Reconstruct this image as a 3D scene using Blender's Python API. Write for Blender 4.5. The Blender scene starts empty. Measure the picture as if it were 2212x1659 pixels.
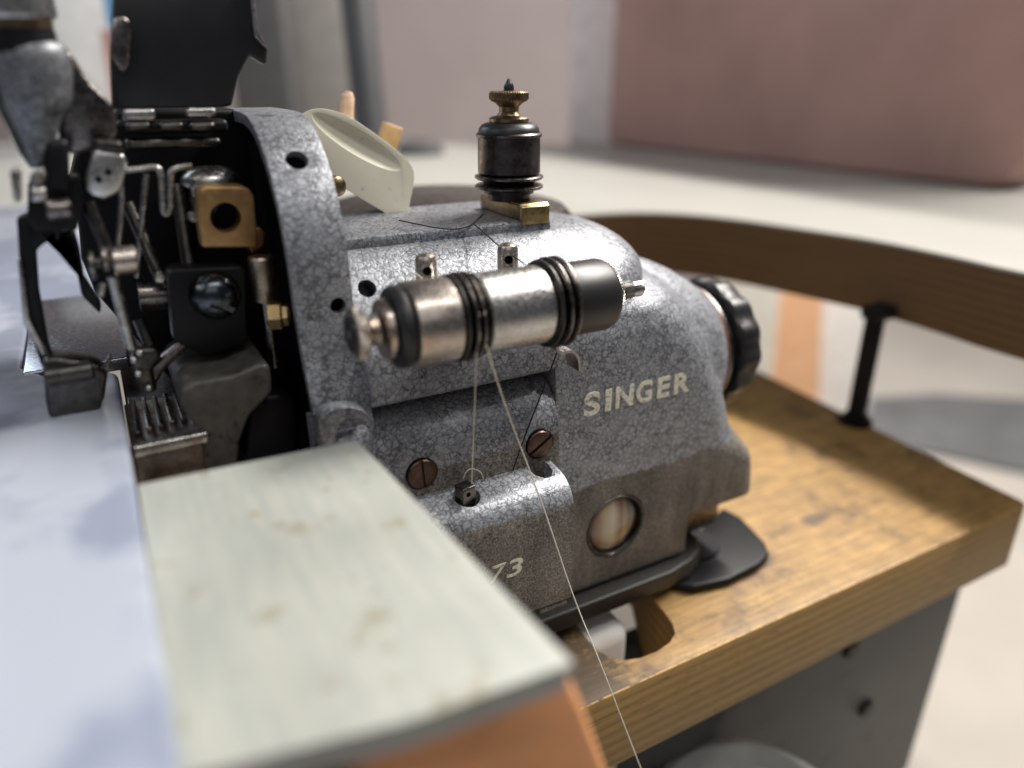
import bpy, bmesh, math, random
import numpy as np
from mathutils import Vector, Matrix
random.seed(7)
S = 0.001                      # everything below is written in millimetres
scene = bpy.context.scene
COL = scene.collection

# ------------------------------------------------------------------ camera
FPX = 1600.0
TH = math.atan(670/1600.0); YAW = math.radians(61.1)
HD = Vector((math.cos(YAW), math.sin(YAW), 0))
FW = Vector((HD.x*math.cos(TH), HD.y*math.cos(TH), -math.sin(TH)))
RT = Vector((HD.y, -HD.x, 0)); UP = RT.cross(FW)
CAM = Vector((-147.06, -179.43, 102.40))
cam = bpy.data.cameras.new('camera'); co = bpy.data.objects.new('camera', cam); COL.objects.link(co)
m3 = Matrix((RT, UP, -FW)).transposed()
co.matrix_world = Matrix.Translation(CAM*S) @ m3.to_4x4()
cam.sensor_width = 36; cam.lens = 36*FPX/2212; cam.clip_start = 0.005; cam.clip_end = 50
cam.dof.use_dof = True; cam.dof.focus_distance = 0.225; cam.dof.aperture_fstop = 4.2
scene.camera = co

# ------------------------------------------------------------------ light
w = bpy.data.worlds.new('World'); scene.world = w; w.use_nodes = True
bg = w.node_tree.nodes['Background']; bg.inputs[0].default_value = (0.80, 0.87, 1.0, 1); bg.inputs[1].default_value = 0.075
def area(name, loc, target, sx, sy, power, col):
    l = bpy.data.lights.new(name, 'AREA'); l.shape = 'RECTANGLE'; l.size = sx; l.size_y = sy
    l.energy = power; l.color = col
    o = bpy.data.objects.new(name, l); COL.objects.link(o); o.location = loc
    o.rotation_euler = (Vector(target)-Vector(loc)).to_track_quat('-Z', 'Y').to_euler()
    return o
area('ceiling_tube', (0.76, 0.15, 0.95), (0.1, 0.08, 0), 0.9, 0.07, 26, (1.0, 0.95, 0.87))
area('window_light', (-0.78, 1.25, 0.80), (-0.2, 0.0, 0), 0.7, 0.5, 5.0, (0.80, 0.88, 1.0))
area('side_fill', (-1.2, 0.0, 1.0), (-0.1, 0.4, 0), 0.8, 0.6, 2.4, (0.86, 0.92, 1.0))  # added fill with no seen window, lifts the white board at far left
area('room_light', (-0.42, -1.1, 0.95), (0, 0, 0), 1.2, 0.7, 2.0, (1.0, 0.97, 0.93))
area('front_fill', (-0.05, -0.50, 1.05), (-0.03, 0.02, 0), 0.9, 0.10, 3.3, (1.0, 0.98, 0.95))  # added overhead lamp, brightens the cream cap and the roll cover
area('back_room_light', (1.3, 0.3, 1.5), (0.7, 1.0, 0.0), 0.8, 0.8, 33, (1.0, 0.96, 0.93))
scene.view_settings.view_transform = 'Standard'; scene.view_settings.look = 'None'
scene.view_settings.exposure = -0.10; scene.view_settings.gamma = 1.0
scene.render.engine = 'CYCLES'; scene.cycles.use_denoising = True
scene.cycles.max_bounces = 8

# ------------------------------------------------------------------ pixel -> point on a known plane
def ray(x, y): return FW + RT*((x-1106)/FPX) - UP*((y-829.5)/FPX)
def at(x, y, X=None, Y=None, Z=None, D=None):
    d = ray(x, y)
    if X is not None: t = (X-CAM.x)/d.x
    elif Y is not None: t = (Y-CAM.y)/d.y
    elif Z is not None: t = (Z-CAM.z)/d.z
    else: t = D/d.dot(HD)
    return CAM + d*t

# ------------------------------------------------------------------ node helpers
class NT:
    def __init__(s, name):
        s.m = bpy.data.materials.new(name); s.m.use_nodes = True
        s.t = s.m.node_tree; s.b = s.t.nodes['Principled BSDF']
        s.co = None
    def n(s, typ, **k):
        nd = s.t.nodes.new(typ)
        for a, v in k.items(): setattr(nd, a, v)
        return nd
    def lk(s, a, b): s.t.links.new(a, b)
    def coord(s, scale=(1, 1, 1)):
        tc = s.n('ShaderNodeTexCoord'); mp = s.n('ShaderNodeMapping')
        mp.inputs['Scale'].default_value = tuple(1000*k for k in scale)
        s.lk(tc.outputs['Object'], mp.inputs['Vector']); return mp.outputs[0]
    def noise(s, vec, scale, detail=3, rough=0.55, dist=0.0):
        nd = s.n('ShaderNodeTexNoise'); nd.inputs['Scale'].default_value = scale
        nd.inputs['Detail'].default_value = detail; nd.inputs['Roughness'].default_value = rough
        nd.inputs['Distortion'].default_value = dist; s.lk(vec, nd.inputs['Vector']); return nd.outputs['Fac']
    def ramp(s, fac, stops):
        r = s.n('ShaderNodeValToRGB'); e = r.color_ramp.elements
        while len(e) < len(stops): e.new(0.5)
        for i, (p, c) in enumerate(stops):
            e[i].position = p; e[i].color = (c, c, c, 1) if isinstance(c, (int, float)) else (*c, 1)
        s.lk(fac, r.inputs[0]); return r.outputs[0]
    def mix(s, fac, a, b, typ='MIX'):
        x = s.n('ShaderNodeMix', data_type='RGBA', blend_type=typ)
        for inp, v in ((x.inputs[0], fac), (x.inputs[6], a), (x.inputs[7], b)):
            if isinstance(v, (int, float)): inp.default_value = v if inp.type == 'VALUE' else (v, v, v, 1)
            elif isinstance(v, tuple): inp.default_value = (*v, 1)
            else: s.lk(v, inp)
        return x.outputs[2]
    def math(s, op, a, b=0.0, c=None):
        x = s.n('ShaderNodeMath', operation=op)
        for i, v in enumerate((a, b) if c is None else (a, b, c)):
            if isinstance(v, (int, float)): x.inputs[i].default_value = v
            else: s.lk(v, x.inputs[i])
        return x.outputs[0]
    def bump(s, h, strength, dist=0.0003):
        b = s.n('ShaderNodeBump'); b.inputs['Strength'].default_value = strength; b.inputs['Distance'].default_value = dist
        s.lk(h, b.inputs['Height']); s.lk(b.outputs[0], s.b.inputs['Normal'])
    def set(s, **k):
        for a, v in k.items():
            i = s.b.inputs[{'col': 'Base Color', 'met': 'Metallic', 'rough': 'Roughness', 'spec': 'Specular IOR Level', 'coat': 'Coat Weight', 'trans': 'Transmission Weight'}[a]]
            if isinstance(v, tuple): i.default_value = (*v, 1)
            elif isinstance(v, (int, float)): i.default_value = v
            else: s.lk(v, i)

def hammer(name, stain_z=None, base=0.30, dirt=0.5, tint=(0.95, 0.99, 1.08), sslope=0.0):
    """grey crackle enamel of the casting; below stain_z (mm, local) the paint is oil stained"""
    t = NT(name); v = t.coord()
    wob = t.n('ShaderNodeTexNoise'); wob.inputs['Scale'].default_value = 0.9; wob.inputs['Detail'].default_value = 2
    t.lk(v, wob.inputs['Vector'])
    vm = t.n('ShaderNodeVectorMath', operation='MULTIPLY_ADD'); vm.inputs[1].default_value = (2.2,)*3
    t.lk(wob.outputs['Color'], vm.inputs[0]); t.lk(v, vm.inputs[2])
    vo = t.n('ShaderNodeTexVoronoi', feature='DISTANCE_TO_EDGE'); vo.inputs['Scale'].default_value = 0.50
    t.lk(vm.outputs[0], vo.inputs['Vector'])
    breakup = t.noise(v, 0.22, 3)
    crack = t.ramp(vo.outputs['Distance'], [(0.0, 0.0), (0.07, 0.35), (0.17, 1.0)])
    fine = t.noise(v, 1.5, 4, 0.7)
    med = t.noise(v, 0.55, 4, 0.6)
    big = t.noise(v, 0.045, 3, 0.5)
    c1 = t.ramp(fine, [(0.30, tuple(base*0.78*k for k in tint)), (0.5, tuple(base*1.1*k for k in tint)), (0.70, tuple(base*1.5*k for k in tint))])
    c1 = t.mix(0.6, c1, t.ramp(med, [(0.3, 0.88), (0.7, 1.1)]), 'MULTIPLY')
    c1 = t.mix(1.0, c1, t.ramp(big, [(0.3, 0.9), (0.7, 1.06)]), 'MULTIPLY')
    lines = t.mix(t.ramp(breakup, [(0.34, 0.35), (0.60, 1.0)]), 1.0, crack)
    lines = t.mix(1.0, (1.0, 1.0, 1.0), lines, 'MULTIPLY')
    col = t.mix(1.0, c1, t.mix(lines, (0.27, 0.275, 0.29), (1.0, 1.0, 1.0)), 'MULTIPLY')
    vc = t.n('ShaderNodeTexVoronoi', feature='F1'); vc.inputs['Scale'].default_value = 0.50; t.lk(vm.outputs[0], vc.inputs['Vector'])
    sc_ = t.n('ShaderNodeSeparateColor'); t.lk(vc.outputs['Color'], sc_.inputs[0])
    col = t.mix(1.0, col, t.ramp(sc_.outputs[0], [(0.0, 0.9), (1.0, 1.15)]), 'MULTIPLY')
    # worn dark chips and grime
    g = t.noise(v, 0.16, 5, 0.65)
    col = t.mix(t.ramp(g, [(0.61, 0.0), (0.66, dirt)]), col, (0.05, 0.045, 0.04))
    g2 = t.noise(v, 0.75, 2, 0.5)
    col = t.mix(t.ramp(g2, [(0.71, 0.0), (0.74, 0.85)]), col, (0.03, 0.028, 0.027))
    rough = 0.43
    if stain_z is not None:
        sp = t.n('ShaderNodeSeparateXYZ'); t.lk(v, sp.inputs[0])
        ed = t.noise(v, 0.11, 3, 0.6); ed2 = t.noise(v, 0.7, 4, 0.7)
        zz = t.math('ADD', sp.outputs['Z'], t.math('MULTIPLY', t.math('SUBTRACT', ed, 0.5), 7.0))
        zz = t.math('ADD', zz, t.math('MULTIPLY', t.math('SUBTRACT', ed2, 0.5), 3.0))
        zz = t.math('ADD', zz, t.math('MULTIPLY', sp.outputs['X'], sslope))
        mk = t.n('ShaderNodeMapRange'); mk.inputs['From Min'].default_value = stain_z+0.35; mk.inputs['From Max'].default_value = stain_z-0.35
        t.lk(zz, mk.inputs['Value'])
        pit = t.ramp(t.noise(v, 1.5, 3, 0.7), [(0.32, (0.035, 0.031, 0.028)), (0.45, (0.16, 0.145, 0.128)), (0.66, (0.36, 0.33, 0.30))])
        pit = t.mix(1.0, pit, t.ramp(t.noise(t.coord((1, 1, 0.35)), 0.09, 5, 0.65), [(0.34, 0.55), (0.66, 1.25)]), 'MULTIPLY')
        pit = t.mix(1.0, pit, t.ramp(med, [(0.3, 0.7), (0.72, 1.25)]), 'MULTIPLY')
        col = t.mix(mk.outputs[0], col, pit)
        met = t.mix(mk.outputs[0], 0.42, 0.25); t.set(met=met)
        rough = t.mix(mk.outputs[0], 0.43, 0.55)
    else: t.set(met=0.5)
    t.set(col=col, rough=rough)
    t.bump(t.math('ADD', t.math('MULTIPLY', crack, 0.55), t.math('MULTIPLY', fine, 0.7)), 0.4, 0.0002)
    return t.m

def metal(name, col, rough=0.3, met=1.0, var=0.35, scale=0.35, tarnish=None, tamt=0.85):
    t = NT(name); v = t.coord()
    n1 = t.noise(v, scale, 5, 0.65)
    c = t.ramp(n1, [(0.3, tuple(k*(1-var) for k in col)), (0.7, tuple(min(1, k*(1+var*0.6)) for k in col))])
    if tarnish:
        n2 = t.noise(v, scale*0.45, 5, 0.7); c = t.mix(t.ramp(n2, [(0.47, 0.0), (0.66, tamt)]), c, tarnish)
    t.set(col=c, met=met, rough=t.ramp(t.noise(v, scale*2.2, 4), [(0.3, max(0.05, rough-0.09)), (0.7, rough+0.12)]))
    t.bump(t.noise(v, 2.0, 4, 0.7), 0.12, 0.0001)
    return t.m

def plain(name, col, rough=0.5, var=0.12, scale=0.05, spots=None, met=0.0, spec=0.5, bump=0.05, bscale=0.8):
    t = NT(name); v = t.coord()
    c = t.ramp(t.noise(v, scale, 4, 0.6), [(0.3, tuple(k*(1-var) for k in col)), (0.7, tuple(min(1, k*(1+var)) for k in col))])
    if spots:
        sc, thr, scol, amt = spots
        c = t.mix(t.ramp(t.noise(v, sc, 4, 0.6), [(thr, 0.0), (thr+0.09, amt)]), c, scol)
    t.set(col=c, rough=rough, met=met, spec=spec)
    if bump: t.bump(t.noise(v, bscale, 3), bump, 0.0003)
    return t.m

def wood(name, c_dark, c_light, rough=0.55, stain_x=None):
    """plywood: streaked faces on top, stacked plies on the edges"""
    t = NT(name); v = t.coord()
    vs = t.coord((0.055, 1.0, 1.0))
    grain = t.noise(vs, 0.55, 6, 0.7, 0.2)
    top = t.ramp(grain, [(0.32, c_dark), (0.5, tuple((a+b)/2 for a, b in zip(c_dark, c_light))), (0.66, c_light)])
    mott = t.noise(v, 0.12, 5, 0.62)
    top = t.mix(1.0, top, t.ramp(mott, [(0.3, 0.72), (0.7, 1.12)]), 'MULTIPLY')
    st = t.noise(v, 0.24, 4, 0.7)
    top = t.mix(t.ramp(st, [(0.57, 0.0), (0.72, 0.7)]), top, (0.085, 0.05, 0.025))
    st2 = t.noise(v, 0.05, 3, 0.6)
    top = t.mix(t.ramp(st2, [(0.55, 0.0), (0.72, 0.75)]), top, (0.075, 0.042, 0.022))
    pores = t.noise(t.coord((0.12, 1.6, 1.6)), 1.1, 3, 0.6)
    top = t.mix(t.ramp(pores, [(0.64, 0.0), (0.72, 0.6)]), top, (0.05, 0.03, 0.015))
    sp = t.n('ShaderNodeSeparateXYZ'); t.lk(v, sp.inputs[0])
    if stain_x is not None:
        gx = t.math('ADD', sp.outputs['X'], t.math('MULTIPLY', t.math('SUBTRACT', t.noise(v, 0.13, 5, 0.7), 0.5), 55.0))
        gx = t.math('ADD', gx, t.math('MULTIPLY', t.math('SUBTRACT', t.noise(t.coord((0.1, 1.2, 1.2)), 0.5, 4, 0.7), 0.5), 30.0))
        mr = t.n('ShaderNodeMapRange'); mr.inputs['From Min'].default_value = stain_x+6; mr.inputs['From Max'].default_value = stain_x-6; mr.inputs['To Max'].default_value = 0.85
        t.lk(gx, mr.inputs['Value']); top = t.mix(mr.outputs[0], top, (0.045, 0.032, 0.024))
    wb = t.math('ADD', sp.outputs['Z'], t.math('MULTIPLY', t.noise(t.coord((0.03, 0.03, 1)), 0.5, 3), 2.4))
    wv = t.math('SINE', t.math('MULTIPLY', wb, 1.35))
    wv = t.math('ADD', wv, t.math('MULTIPLY', t.math('SUBTRACT', t.noise(t.coord((0.05, 0.05, 1.3)), 1.0, 5, 0.7), 0.5), 3.2))
    edge = t.ramp(t.math('MULTIPLY_ADD', wv, 0.25, 0.5), [(0.0, tuple(k*0.55 for k in c_dark)), (0.3, tuple(k*0.74 for k in c_light)), (0.8, tuple(k*0.98 for k in c_light))])
    edge = t.mix(t.ramp(pores, [(0.60, 0.0), (0.70, 0.7)]), edge, (0.05, 0.032, 0.02))
    if stain_x is not None:
        for bx, by, br in ((112-31, 6-98, 7.5), (129-31, 0-98, 4.5), (64-31, -4-98, 9.0)):
            ln = t.n('ShaderNodeVectorMath', operation='DISTANCE'); t.lk(t.coord((0.7, 1.5, 0)), ln.inputs[0]); ln.inputs[1].default_value = (bx*0.7, by*1.5, 0)
            dd = t.math('ADD', ln.outputs['Value'], t.math('MULTIPLY', t.math('SUBTRACT', t.noise(v, 0.2, 4, 0.7), 0.5), 9.0))
            mr = t.n('ShaderNodeMapRange'); mr.inputs['From Min'].default_value = br; mr.inputs['From Max'].default_value = br-3.5; mr.inputs['To Max'].default_value = 0.75
            t.lk(dd, mr.inputs['Value']); top = t.mix(mr.outputs[0], top, (0.06, 0.038, 0.03))
    ge = t.n('ShaderNodeNewGeometry'); sn = t.n('ShaderNodeSeparateXYZ'); t.lk(ge.outputs['True Normal'], sn.inputs[0])
    f = t.ramp(t.math('ABSOLUTE', sn.outputs['Z']), [(0.55, 0.0), (0.8, 1.0)])
    sp2 = t.noise(v, 0.85, 3, 0.6)
    top = t.mix(t.ramp(sp2, [(0.66, 0.0), (0.72, 0.7)]), top, (0.06, 0.04, 0.025))
    nza = t.math('ABSOLUTE', sn.outputs['Z'])
    worn = t.math('MULTIPLY', t.ramp(nza, [(0.35, 0.0), (0.45, 1.0), (0.9, 1.0), (0.97, 0.0)]), t.ramp(t.noise(v, 0.25, 4, 0.7), [(0.42, 0.0), (0.55, 0.8)]))
    t.set(col=t.mix(worn, t.mix(f, edge, top), tuple(min(1, k*1.7) for k in c_light)), rough=rough)
    t.bump(t.math('ADD', grain, t.math('MULTIPLY', wv, 0.12)), 0.25, 0.0004)
    return t.m

# ------------------------------------------------------------------ mesh helpers (millimetres in)
def auto(bm, ang=35):
    pass
class B:
    def __init__(s): s.bm = bmesh.new()
    def box(s, x0, x1, y0, y1, z0, z1, rot=None, bev=0.0):
        r = bmesh.ops.create_cube(s.bm, size=1.0); vs = r['verts']
        M = Matrix.Translation(((x0+x1)/2, (y0+y1)/2, (z0+z1)/2)) @ (rot or Matrix()) @ Matrix.Diagonal((x1-x0, y1-y0, z1-z0, 1))
        bmesh.ops.transform(s.bm, matrix=M, verts=vs)
        if bev:
            ed = list({e for v in vs for e in v.link_edges})
            bmesh.ops.bevel(s.bm, geom=ed, offset=bev, segments=3, affect='EDGES', profile=0.5)
        return s
    def prism(s, pts, vec):
        """closed polygon of 3D points, swept along vec"""
        vec = Vector(vec); a = [s.bm.verts.new(Vector(p)) for p in pts]; b = [s.bm.verts.new(Vector(p)+vec) for p in pts]
        n = len(a); s.bm.faces.new(a); s.bm.faces.new(b[::-1])
        for i in range(n): s.bm.faces.new((a[i], b[i], b[(i+1) % n], a[(i+1) % n]))
        return s
    def loft(s, rings, closed=True, cap=True):
        R = [[s.bm.verts.new(Vector(p)) for p in r] for r in rings]; n = len(R[0])
        for a, b in zip(R, R[1:]):
            for i in range(n if closed else n-1):
                try: s.bm.faces.new((a[i], a[(i+1) % n], b[(i+1) % n], b[i]))
                except ValueError: pass
        if cap: s.bm.faces.new(R[0][::-1]); s.bm.faces.new(R[-1])
        return s
    def lathe(s, o, ax, prof, n=48, teeth=None):
        """prof: (distance along the axis, radius). teeth: (from, to, count, depth)"""
        o = Vector(o); ax = Vector(ax).normalized(); q = ax.to_track_quat('Z', 'Y').to_matrix()
        u, v = q.col[0], q.col[1]
        if teeth: n = teeth[2]*4
        rings = []
        for d, r in prof:
            rg = []
            for i in range(n):
                rr = r
                if teeth and teeth[0] <= d <= teeth[1]: rr = r - (teeth[3] if i % 4 in (2, 3) else 0)
                a = 2*math.pi*i/n
                rg.append(o + ax*d + (u*math.cos(a) + v*math.sin(a))*max(rr, 0.001))
            rings.append(rg)
        return s.loft(rings)
    def tube(s, pts, r, n=10, rx=None):
        pts = [Vector(p) for p in pts]; rings = []; prev = None
        for i, p in enumerate(pts):
            d = (pts[min(i+1, len(pts)-1)] - pts[max(i-1, 0)]).normalized()
            if prev is None:
                u = d.orthogonal().normalized()
            else:
                u = (prev - d*prev.dot(d)).normalized()
            prev = u; v = d.cross(u); rr = r[i] if isinstance(r, (list, tuple)) else r
            rings.append([p + (u*math.cos(2*math.pi*k/n) + v*math.sin(2*math.pi*k/n))*rr for k in range(n)])
        return s.loft(rings)
    def ball(s, c, r, seg=24):
        sx = r if isinstance(r, tuple) else (r, r, r)
        bmesh.ops.create_uvsphere(s.bm, u_segments=seg, v_segments=seg//2, radius=1.0, matrix=Matrix.Translation(Vector(c)) @ Matrix.Diagonal((*sx, 1)))
        return s
    def px(s, pts, Y, depth, D=None):
        """outline given on the upright plane Y (mm), given real thickness backwards"""
        if D is not None: return s.prism([at(x, y, D=D) for x, y in pts], HD*depth)
        return s.prism([at(x, y, Y=Y) for x, y in pts], (0, depth, 0))
    def done(s, smooth=True, ang=32):
        bmesh.ops.recalc_face_normals(s.bm, faces=s.bm.faces)
        me = bpy.data.meshes.new('m'); s.bm.to_mesh(me); s.bm.free()
        if smooth:
            for p in me.polygons: p.use_smooth = True
            me.set_sharp_from_angle(angle=math.radians(ang))
        return me

def evaluated(ob):
    dg = bpy.context.evaluated_depsgraph_get(); dg.update()
    return bpy.data.meshes.new_from_object(ob.evaluated_get(dg))
def modified(me, mods, ang=32, smooth=True):
    """bake a list of modifiers into mesh data"""
    o = bpy.data.objects.new('tmp', me); COL.objects.link(o); extra = []
    for typ, k in mods:
        m = o.modifiers.new(typ, typ)
        for a, v in k.items():
            if a == 'object':
                c = bpy.data.objects.new('tmpc', v); COL.objects.link(c); extra.append(c); v = c
            setattr(m, a, v)
    r = evaluated(o)
    for x in [o]+extra: bpy.data.objects.remove(x)
    if smooth:
        for p in r.polygons: p.use_smooth = True
        r.set_sharp_from_angle(angle=math.radians(ang))
    return r
def cut(me, *cutters, ang=32):
    return modified(me, [('BOOLEAN', dict(operation='DIFFERENCE', solver='EXACT', object=c)) for c in cutters], ang)
def bevel(me, w, seg=3, ang=32, lim=30):
    return modified(me, [('BEVEL', dict(width=w, segments=seg, limit_method='ANGLE', angle_limit=math.radians(lim)))], ang)

ORG = {}
def thing(name, label, cat, base, group=None):
    o = bpy.data.objects.new(name, None); COL.objects.link(o); o.location = Vector(base)*S; o.empty_display_size = 0.01
    o['label'] = label; o['category'] = cat
    if group: o['group'] = group
    ORG[o] = Vector(base); return o
def obj(name, me, mat, parent=None, label=None, cat=None, group=None, kind=None, base=None):
    """link one mesh object; me is in world millimetres"""
    if isinstance(me, B): me = me.done()
    o = bpy.data.objects.new(name, me); COL.objects.link(o)
    if parent is None:
        if base is None:
            n = len(me.vertices); co_ = np.empty(n*3, np.float32); me.vertices.foreach_get('co', co_); co_ = co_.reshape(-1, 3)
            lo, hi = co_.min(0), co_.max(0); base = ((lo[0]+hi[0])/2, (lo[1]+hi[1])/2, lo[2])
        org = Vector(base); o.location = org*S
    else:
        o.parent = parent; org = ORG[parent]
    ORG[o] = org
    me.transform(Matrix.Scale(S, 4) @ Matrix.Translation(-org))
    me.materials.clear(); me.materials.append(mat)
    if label: o['label'] = label
    if cat: o['category'] = cat
    if group: o['group'] = group
    if kind: o['kind'] = kind
    return o

# ------------------------------------------------------------------ materials
MB = Vector((-30, 40, -85))      # base of the machine
M_body = hammer('grey crackle enamel, stained foot', stain_z=-27.0+85, base=0.35)
M_roll = hammer('grey crackle enamel, stained lower half', stain_z=-1.2+85, base=0.33, sslope=-0.05)
M_panel = hammer('grey crackle enamel, stained front', stain_z=-18.8+85, base=0.36)
M_grey = hammer('grey crackle enamel', base=0.30)
M_collar = hammer('grey enamel of the collar', base=0.30, dirt=0.65)
M_colm = hammer('grey enamel of the presser column', base=0.20, dirt=0.4)
M_steel = metal('worn steel', (0.50, 0.49, 0.47), 0.28, tarnish=(0.20, 0.16, 0.13))
M_nickel = metal('nickel plate', (0.66, 0.65, 0.63), 0.29, var=0.12, scale=0.6, tarnish=(0.36, 0.32, 0.28), tamt=0.35)
M_warmnick = metal('browned nickel', (0.60, 0.53, 0.475), 0.30, var=0.12, scale=0.7, tarnish=(0.33, 0.27, 0.225), tamt=0.45)
M_brass = metal('aged brass', (0.235, 0.175, 0.11), 0.36, tarnish=(0.16, 0.10, 0.06))
M_brightbrass = metal('brass', (0.50, 0.38, 0.19), 0.32, tarnish=(0.36, 0.24, 0.11))
M_bronze = metal('copper brown screw', (0.15, 0.10, 0.08), 0.36, tarnish=(0.07, 0.045, 0.035))
M_black = plain('black lacquer', (0.016, 0.017, 0.019), 0.30, var=0.3, spots=(0.9, 0.72, (0.10, 0.10, 0.10), 0.5))
M_gun = metal('gunmetal', (0.24, 0.22, 0.21), 0.28, var=0.4, tarnish=(0.07, 0.055, 0.05))
M_dark = metal('dark steel', (0.10, 0.095, 0.09), 0.32, var=0.4)
M_iron = plain('oily black iron', (0.007, 0.007, 0.009), 0.42, var=0.5, spec=0.22, spots=(0.5, 0.66, (0.04, 0.035, 0.03), 0.6))
M_innershade = plain('near black inner shade', (0.004, 0.004, 0.005), 0.7, spec=0.15)  # near-black colour puts shade into holes, recesses and gaps
M_plate = plain('black base plate', (0.022, 0.020, 0.019), 0.42, var=0.4, spots=(0.35, 0.62, (0.075, 0.06, 0.05), 0.6))
M_cream = plain('cream plastic', (0.90, 0.85, 0.69), 0.38, var=0.06, spots=(0.30, 0.66, (0.30, 0.25, 0.15), 0.55), bump=0.02)
M_letter = plain('worn cream lettering', (0.88, 0.83, 0.68), 0.5, var=0.2, scale=0.5, spots=(0.75, 0.55, (0.26, 0.24, 0.22), 0.8))
M_board = wood('golden plywood', (0.25, 0.14, 0.045), (0.48, 0.29, 0.096), stain_x=-20-31)
M_rail = wood('dark plywood edge', (0.055, 0.029, 0.011), (0.15, 0.085, 0.033))
M_lam = plain('cream laminate', (0.42, 0.415, 0.385), 0.35, var=0.05, scale=0.01)
def streaky():
    t = NT('worn cream laminate of the flap'); v = t.coord()
    st = t.noise(t.coord((1, 0.10, 1)), 0.35, 5, 0.65)
    c = t.ramp(st, [(0.32, (0.33, 0.35, 0.325)), (0.5, (0.375, 0.388, 0.352)), (0.68, (0.415, 0.42, 0.375))])
    c = t.mix(1.0, c, t.ramp(t.noise(v, 0.03, 4, 0.6), [(0.3, 0.88), (0.7, 1.08)]), 'MULTIPLY')
    c = t.mix(t.ramp(t.noise(v, 0.13, 4, 0.6), [(0.60, 0.0), (0.68, 0.6)]), c, (0.24, 0.21, 0.13))
    t.set(col=c, rough=0.42); t.bump(st, 0.08, 0.0003); return t.m
M_flap = streaky()
M_blue = plain('pale blue white laminate', (0.24, 0.27, 0.35), 0.2, var=0.12, scale=0.016, spots=(0.017, 0.47, (0.40, 0.43, 0.50), 0.85), bump=0.9, bscale=0.016)  # cloudy lighter patches paint soft window reflections into the colour
M_white = plain('white plastic', (0.72, 0.71, 0.69), 0.5)
M_thr = plain('off white cotton', (0.78, 0.74, 0.64), 0.8, bump=0.0)
M_thrb = plain('black cotton', (0.012, 0.012, 0.013), 0.8, bump=0.0)
M_rubber = plain('brown red gasket', (0.16, 0.055, 0.035), 0.6)
M_ebon = plain('black bakelite', (0.016, 0.016, 0.018), 0.40, spots=(0.9, 0.70, (0.07, 0.07, 0.07), 0.6))
M_tan = plain('tan wood', (0.55, 0.36, 0.17), 0.6, var=0.2, scale=0.3)
M_orange = plain('orange tan wood', (0.80, 0.36, 0.15), 0.55, var=0.1)

# ------------------------------------------------------------------ setting
wallD = 1010
def upright(name, pts, D, thick, mat, label, cat=None, parent=None, bev=0, kind=None):
    me = B().px(pts, 0, thick, D=D).done()
    if bev: me = bevel(me, bev, 4)
    return obj(name, me, mat, parent, label, cat, kind=kind)
M_wall = plain('pinkish grey wall', (0.50, 0.43, 0.42), 0.8, var=0.05, scale=0.004)
wl = B()
c = CAM + HD*2400
wl.prism([Vector((c.x, c.y, -560)) - RT*3500, Vector((c.x, c.y, -560)) + RT*3500, Vector((c.x, c.y, 1500)) + RT*3500, Vector((c.x, c.y, 1500)) - RT*3500], HD*60)
obj('back_wall', wl, M_wall, kind='structure')
M_floor = plain('pale floor', (0.55, 0.51, 0.455), 0.45, var=0.08, scale=0.004)
fl = B(); fl.box(-3500, 5200, -2500, 4800, -580, -560)
obj('floor', fl, M_floor, kind='structure')

# the sewing table: a thick plywood slab with a cream laminate face and a rounded cut-out for the machine
ZT = 18.0
inner = [at(x, y, Z=ZT) for x, y in ((2212, 590), (2050, 551), (1900, 520), (1800, 504), (1700, 489), (1600, 474), (1500, 463), (1400, 458), (1310, 460), (1200, 468))]
inner = [Vector((240, -160, ZT)), Vector((230, -90, ZT))] + inner
def smooth_path(p, it=2):
    for _ in range(it):
        q = [p[0]]
        for a, b in zip(p, p[1:]): q += [a.lerp(b, 0.25), a.lerp(b, 0.75)]
        p = q + [p[-1]]
    return p
inner = smooth_path(inner, 2)
inner += [Vector((-60, 262, ZT)), Vector((-150, 262, ZT)), Vector((-172, 240, ZT)), Vector((-176, 100, ZT)), Vector((-176, -420, ZT))]
cc = CAM + HD*wallD
fl_, fr_ = cc - RT*1500, cc + RT*1250
fr_ = Vector((520, fr_.y + (fr_.x-520)*HD.x/HD.y, 0))
outer = [Vector((-700, -420, ZT)), Vector((fl_.x, fl_.y, ZT)), Vector((fr_.x, fr_.y, ZT)), Vector((520, -160, ZT))]
table = thing('sewing_table', 'cream topped sewing table with thick dark plywood edge curving around the machine', 'table', (500, 500, -560))
me = B().prism([Vector((p.x, p.y, -22)) for p in inner+outer], (0, 0, 38.4)).done(ang=25)
obj('plywood_slab', me, M_rail, table)
me = B().prism([Vector((p.x, p.y, 16.6)) for p in inner+outer], (0, 0, 1.4)).done(ang=25)
obj('laminate_top', me, M_lam, table)
for i, (x, y) in enumerate(((216, 65),)):
    r = obj('hanger_rod', B().lathe((x, y, -85), (0, 0, 1), [(0.1, 9.5), (1.8, 9.5), (1.9, 7), (5, 7), (5.1, 5.2), (66, 5.2), (70, 5.0)]).box(210.5, 228, 59, 71, -21.9, -14.5, bev=1.0), M_iron, table)

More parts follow.
